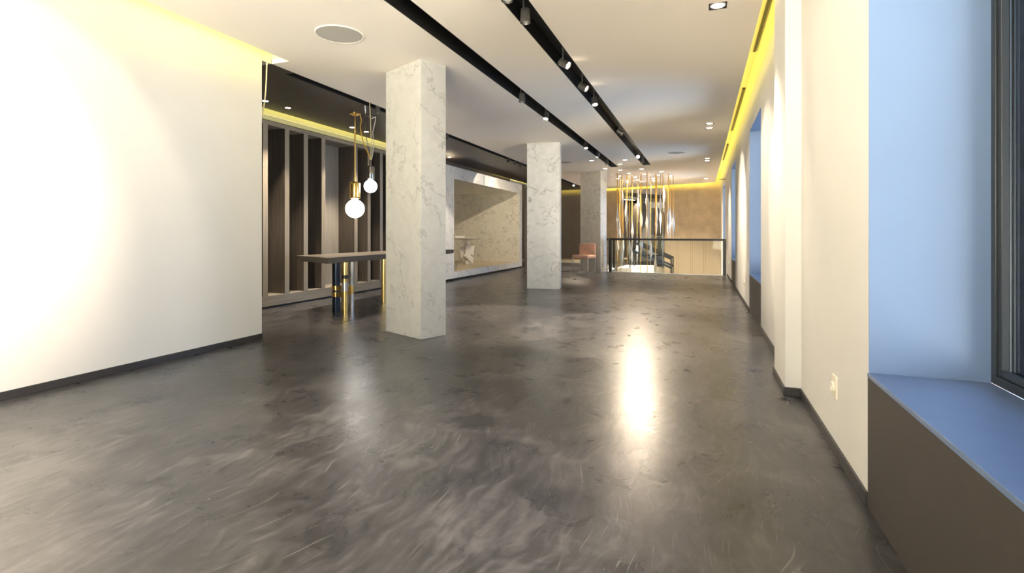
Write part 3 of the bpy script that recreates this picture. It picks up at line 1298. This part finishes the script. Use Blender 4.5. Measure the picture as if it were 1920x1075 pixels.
GA = 'spotlights in the left light channel'
GB = 'spotlights in the right light channel'
GC = 'spotlights in the channel beside the dark ceiling'
zl = 2.91
lamp((-2.235, 6.42, zl), (-2.235, 6.3, 0), 'unlit chrome spotlight, nearest one in the left light channel', M_reflector, GA)
lamp((-2.235, 7.55, zl), (-2.6, 6.2, 0), 'lit spotlight second nearest in the left light channel', M_lens, GA, energy=75, angle=50)
lamp((-2.235, 10.39, zl), (-1.7, 9.3, 0), 'lit spotlight in the left light channel beyond the middle column', M_lens, GA, energy=20, angle=50)
lamp((-2.235, 11.7, zl), (-3.5, 11.0, 0), 'lit spotlight second last in the left light channel', M_lens, GA, energy=28)
lamp((-2.235, 12.9, zl), (-2.235, 12.7, 0), 'unlit spotlight at the far end of the left light channel', M_reflector, GA)
lamp((-1.37, 3.60, zl), (-1.37, 3.2, 0), 'unlit spotlight cut by the top edge of the picture', M_reflector, GB)
lamp((-1.37, 4.02, zl), (-1.39, 3.85, 0), 'unlit chrome spotlight hanging below the right channel near the picture top', M_reflector, GB)
lamp((-1.37, 5.29, zl), (0.63, 4.9, 1.55), 'brightly lit spotlight turned sideways toward the window wall', M_lens, GB, energy=22, angle=46, blend=0.5)
lamp((-1.37, 6.21, zl), (0.63, 5.95, 1.6), 'spotlight facing the window wall just beyond the sideways one', M_lens, GB, energy=30, angle=46, blend=0.5)
lamp((-1.37, 6.94, zl), (-0.9, 6.0, 0), 'lit spotlight pointing down toward the camera halfway along the right channel', M_lens, GB, energy=75)
lamp((-1.37, 9.2, zl), (0.63, 9.5, 1.5), 'spotlight aimed at the wall between the two farther windows', M_lens, GB, energy=34, angle=50)
lamp((-1.39, 12.17, zl), (-0.6, 6.3, 0), 'dazzling spotlight near the far end of the right channel', M_lens_hot, GB, energy=48, angle=56)
lamp((-1.37, 12.94, zl), (-1.37, 12.8, 0), 'unlit spotlight at the far tip of the right channel', M_reflector, GB)
xs = -4.41
lamp((xs, 6.30, zl), (xs, 6.2, 0), 'unlit spotlight near the globe pendants in the narrow channel', M_reflector, GC, rad=0.035)
lamp((xs, 8.43, zl), (-5.5, 9.8, 1.0), 'lit spotlight right of the nearest column in the narrow channel', M_lens, GC, rad=0.035, energy=70)
lamp((xs, 11.67, zl), (-6.6, 13.9, 0.9), 'brightest of the spotlight cluster above the alcove', M_lens, GC, rad=0.035, energy=11, angle=60, blend=0.05)
lamp((xs, 12.13, zl), (-6.5, 15.5, 1.2), 'second spotlight of the cluster above the alcove', M_lens, GC, rad=0.035, energy=11, angle=60, blend=0.05)
lamp((xs, 12.56, zl), (-7.0, 15.5, 0.9), 'third spotlight of the cluster above the alcove', M_lens, GC, rad=0.035, energy=11, angle=55, blend=0.05)
lamp((xs, 18.4, zl), (-3.6, 15.5, 0.6), 'single lit spotlight far off beside the farthest column', M_lens_hot, GC, rad=0.035, energy=14, angle=36)
# unseen lamps: two inferred wall washers, the rest added for their light
lamp((-2.235, 1.80, zl), (-4.34, 1.80, 1.45), 'spotlight washing the near left wall, outside the picture', M_lens, GA, energy=15, angle=69, blend=0.25)
lamp((-2.235, 1.20, zl), (-4.34, 1.35, 1.55), 'added unseen spotlight for the hot centre on the near left wall', M_lens, GA, energy=190, angle=62, blend=1.0)  # hot core of the wall wash, added beside the wide beam
lamp((-1.37, 2.60, zl), (0.63, 3.0, 1.75), 'spotlight washing the near right wall, outside the picture', M_lens, GB, energy=12, angle=66, blend=0.8)
lamp((-2.235, -0.6, zl), (-4.34, -0.6, 1.30), 'added unseen fill spotlight on the left wall behind the camera', M_lens, GA, energy=170, angle=67, blend=0.2)  # extra washer put in for more warm bounce in the room
lamp((-1.37, 0.6, zl), (-1.6, 0.8, 0), 'added unseen fill spotlight on the floor behind the camera', M_lens, GB, energy=90, angle=80)  # extra downward beam put in to lift the bounce light

# downlights in the dark ceiling
for k, (y, lab) in enumerate([(5.42, 'small round downlight in the dark ceiling against the end of the left wall'),
                              (5.83, 'small round downlight in the dark ceiling just right of the left wall end'),
                              (7.28, 'small round downlight in the dark ceiling left of the brass rod'),
                              (7.68, 'small round downlight in the dark ceiling right of the brass rod'),
                              (10.9, 'small round downlight in the dark ceiling above the marble alcove'),
                              (16.6, 'small round downlight in the dark ceiling beside the middle column')]):
    t = thing('recessed_downlight', lab, 'ceiling light', (-5.62 if y < 15 else -5.3, y, H - 0.001), 0, 'downlights in the dark ceiling')
    m = MB()
    m.lathe([(0.052, 0.0), (0.050, -0.004), (0.040, -0.004), (0.038, 0.0)], n=28)
    m.build('trim_ring', M_black, t)
    m = MB()
    m.lathe([(0.038, -0.001), (0.038, -0.003)], n=28)
    m.build('lens', M_lens, t)
    spot((t.location.x, y, H - 0.012), (t.location.x + 0.05, y, 0), 40, 72, 0.5, size=0.035)

# square recessed downlights near the window wall
for k, (x, y) in enumerate(SQ):
    lab = ['square recessed downlight at the top of the picture near the window wall',
           'nearer square downlight of the pair halfway along the right ceiling edge',
           'farther square downlight of the pair halfway along the right ceiling edge',
           'nearer square downlight of the distant pair by the window wall',
           'farther square downlight of the distant pair by the window wall',
           'last square downlight before the ochre wall'][k]
    t = thing('square_downlight', lab, 'ceiling light', (x, y, H), 0, 'square downlights along the window wall')
    m = MB()
    w = h - 0.001
    m.box(-w, -w, 0.09, w, w, 0.095)
    m.box(-w, -w, 0.0, -w + 0.005, w, 0.09)
    m.box(w - 0.005, -w, 0.0, w, w, 0.09)
    m.box(-w, -w, 0.0, w, -w + 0.005, 0.09)
    m.box(-w, w - 0.005, 0.0, w, w, 0.09)
    m.build('housing', M_lamp_body, t, merge=False)
    m = MB()
    m.lathe([(0.050, 0.085), (0.060, 0.004), (0.047, 0.002), (0.046, 0.08)], n=32)
    m.build('reflector', M_reflector, t)
    m = MB()
    m.lathe([(0.046, 0.001), (0.046, 0.004)], n=28)
    m.build('lens', M_lens, t)
    spot((x, y, H - 0.004), (x + 0.02, y, 0), 45, 75, 0.7, size=0.03)

# round ceiling speakers
for (x, y, r, lab) in [(-3.11, 3.85, 0.215, 'large round white ceiling speaker above the left side'),
                       (-0.54, 12.06, 0.20, 'round ceiling speaker near the square downlights'),
                       (-3.27, 12.7, 0.19, 'round ceiling speaker half hidden by the middle column')]:
    t = thing('ceiling_speaker', lab, 'speaker', (x, y, H), 0, 'round ceiling speakers')
    m = MB()
    m.lathe([(r, 0.0), (r, -0.006), (r - 0.008, -0.009), (r - 0.012, -0.006)], n=64, cap=False)
    m.build('rim', M_ceil, t)
    m = MB()
    m.lathe([(r - 0.012, -0.001), (r - 0.012, -0.006)], n=64)
    m.build('grille', M_speaker, t)

# ---------------------------------------------------------------- downlights around the glass drops
DOTS = [(-1.78, 12.83), (-2.01, 13.56), (-2.19, 14.82), (-2.07, 15.7), (-2.42, 16.34), (-2.59, 17.05), (-2.58, 17.63), (-2.44, 18.14),
        (-2.0, 16.78), (-2.03, 17.65), (-1.99, 18.34), (-1.59, 14.76), (-1.64, 16.08), (-1.5, 17.43), (-1.53, 18.21), (-1.28, 16.5),
        (-1.11, 15.59), (-0.92, 16.83), (-2.57, 12.64), (-2.53, 14.31)]
CA, SA = math.cos(R(20.33)), math.sin(R(20.33))


def bearing(x, y):
    return (x * CA + y * SA) / (-x * SA + y * CA)


proto = None
for k, (x, y) in enumerate(sorted(DOTS, key=lambda p: bearing(*p))):
    lab = 'small round ceiling downlight around the hanging drops, %s from the left' % ordinal(k + 1)
    if proto is None:
        proto = thing('round_downlight', lab, 'ceiling light', (x, y, H), 0, 'round downlights around the glass drops')
        m = MB()
        m.lathe([(0.060, 0.0), (0.058, -0.004), (0.052, -0.004), (0.050, 0.0)], n=28)
        m.build('trim_ring', M_ceil, proto)
        m = MB()
        m.lathe([(0.050, -0.001), (0.050, -0.003)], n=28)
        m.build('lens', M_lens_soft, proto)
    else:
        o = copy_tree(proto)
        o.location = (x, y, H)
        o['label'] = lab
for (x, y) in ((-2.1, 15.9), (-1.3, 16.6), (-2.2, 17.9), (-1.3, 17.9)):
    spot((x, y, H - 0.02), (x, y, 0), 90, 110, 0.6, size=0.05)

# ---------------------------------------------------------------- glass drops
PEND = [(-2.348, 15.34, 1.53), (-2.279, 15.792, 2.13), (-2.251, 16.442, 1.77), (-2.114, 15.639, 1.53), (-2.50, 16.765, 1.13),
        (-2.037, 16.308, 1.16), (-1.839, 16.168, 1.99), (-1.821, 16.815, 1.53), (-1.556, 15.953, 2.09), (-1.703, 17.391, 1.46),
        (-1.311, 16.47, 1.64), (-1.387, 17.189, 1.42), (-1.175, 16.094, 1.95), (-1.281, 17.548, 1.62), (-1.126, 16.859, 2.28),
        (-0.933, 15.97, 1.57), (-0.991, 16.802, 1.3), (-0.975, 17.554, 1.5), (-0.823, 16.438, 1.4), (-2.487, 16.248, 0.68),
        (-2.415, 16.92, 0.67), (-2.07, 15.869, 0.66), (-1.992, 17.178, 0.57), (-1.707, 15.79, 0.78), (-1.505, 16.612, 0.57),
        (-1.079, 15.7, 0.78), (-2.254, 15.5, 0.4), (-2.09, 16.60, 0.36), (-1.32, 16.04, 0.11),
        (-2.40, 15.62, -0.5), (-2.16, 16.05, -0.3), (-1.80, 16.35, -0.6), (-1.50, 15.40, -0.5), (-1.28, 15.75, -0.4), (-2.38, 16.05, -0.8)]
rk = {}
for k, p in enumerate(sorted(PEND, key=lambda p: bearing(p[0], p[1]))):
    rk[p] = k + 1


def drop_mesh():
    mb = MB()
    prof = [(0.004, -0.52), (0.007, -0.36), (0.014, -0.24), (0.034, -0.12), (0.052, 0.0), (0.036, 0.12), (0.015, 0.25), (0.008, 0.36), (0.005, 0.5)]
    n = 6
    rs = []
    for i, (r, z) in enumerate(prof):
        a0 = (math.pi / n) * (i % 2)
        rs.append([(r * math.cos(a0 + 2 * math.pi * j / n), r * math.sin(a0 + 2 * math.pi * j / n), z) for j in range(n)])
    mb.rings(rs, smooth=False)
    return mb


dm = None
can = None
for p in PEND:
    x, y, z = p
    t = thing('glass_drop_pendant', 'faceted glass drop on a gold cord over the stairwell, %s cord from the left' % ordinal(rk[p]), 'pendant',
              (x, y, H), random.random() * 3, 'glass drop pendants over the stairwell')
    if dm is None:
        m = MB()
        m.lathe([(0.022, 0.0), (0.022, -0.012), (0.008, -0.02)], n=16)
        can = m.build('canopy', M_white, t)
        dm = drop_mesh().build('glass_drop', M_crystal, t)
        dr_ = dm
    else:
        c2 = can.copy()
        COL.objects.link(c2)
        c2.parent = t
        dr_ = dm.copy()
        COL.objects.link(dr_)
        dr_.parent = t
    dr_.location = (0, 0, z - H)
    m = MB()
    m.lathe([(0.009, z - H + 0.45), (0.009, -0.015)], n=8)
    m.build('cord', M_cord_gold, t)

# ---------------------------------------------------------------- sockets
def socket(x, y, z, label, w=0.085, hh=0.085, detailed=True):
    t = thing('power_outlet', label, 'power outlet', (x, y, z), 0, 'outlets on the right wall')
    m = MB()
    m.box(-0.010, -w / 2, -hh / 2, 0, w / 2, hh / 2)
    m.build('cover_plate', M_plastic, t, bevel=0.003)
    if detailed:
        m = MB()
        m.lathe([(0.024, 0.010), (0.024, 0.020), (0.021, 0.022), (0.019, 0.022), (0.018, 0.012)], (0, 0, 0), 32, axis=(-1, 0, 0))
        m.build('socket_cup', M_plastic, t)
        m = MB()
        m.lathe([(0.0178, 0.0125), (0.0178, 0.014)], (0, 0, 0), 24, axis=(-1, 0, 0))
        m.build('socket_face', M_socket, t)
    return t


socket(XR, 2.975, 0.335, 'white wall socket low on the near right wall beside the window panel', 0.085, 0.11)
socket(XR, 8.75, 0.33, 'faint white outlet low on the wall between the two middle windows', 0.08, 0.08)
socket(XR, 13.6, 0.40, 'tiny outlet on the far right wall beside the guard rail', 0.08, 0.08)
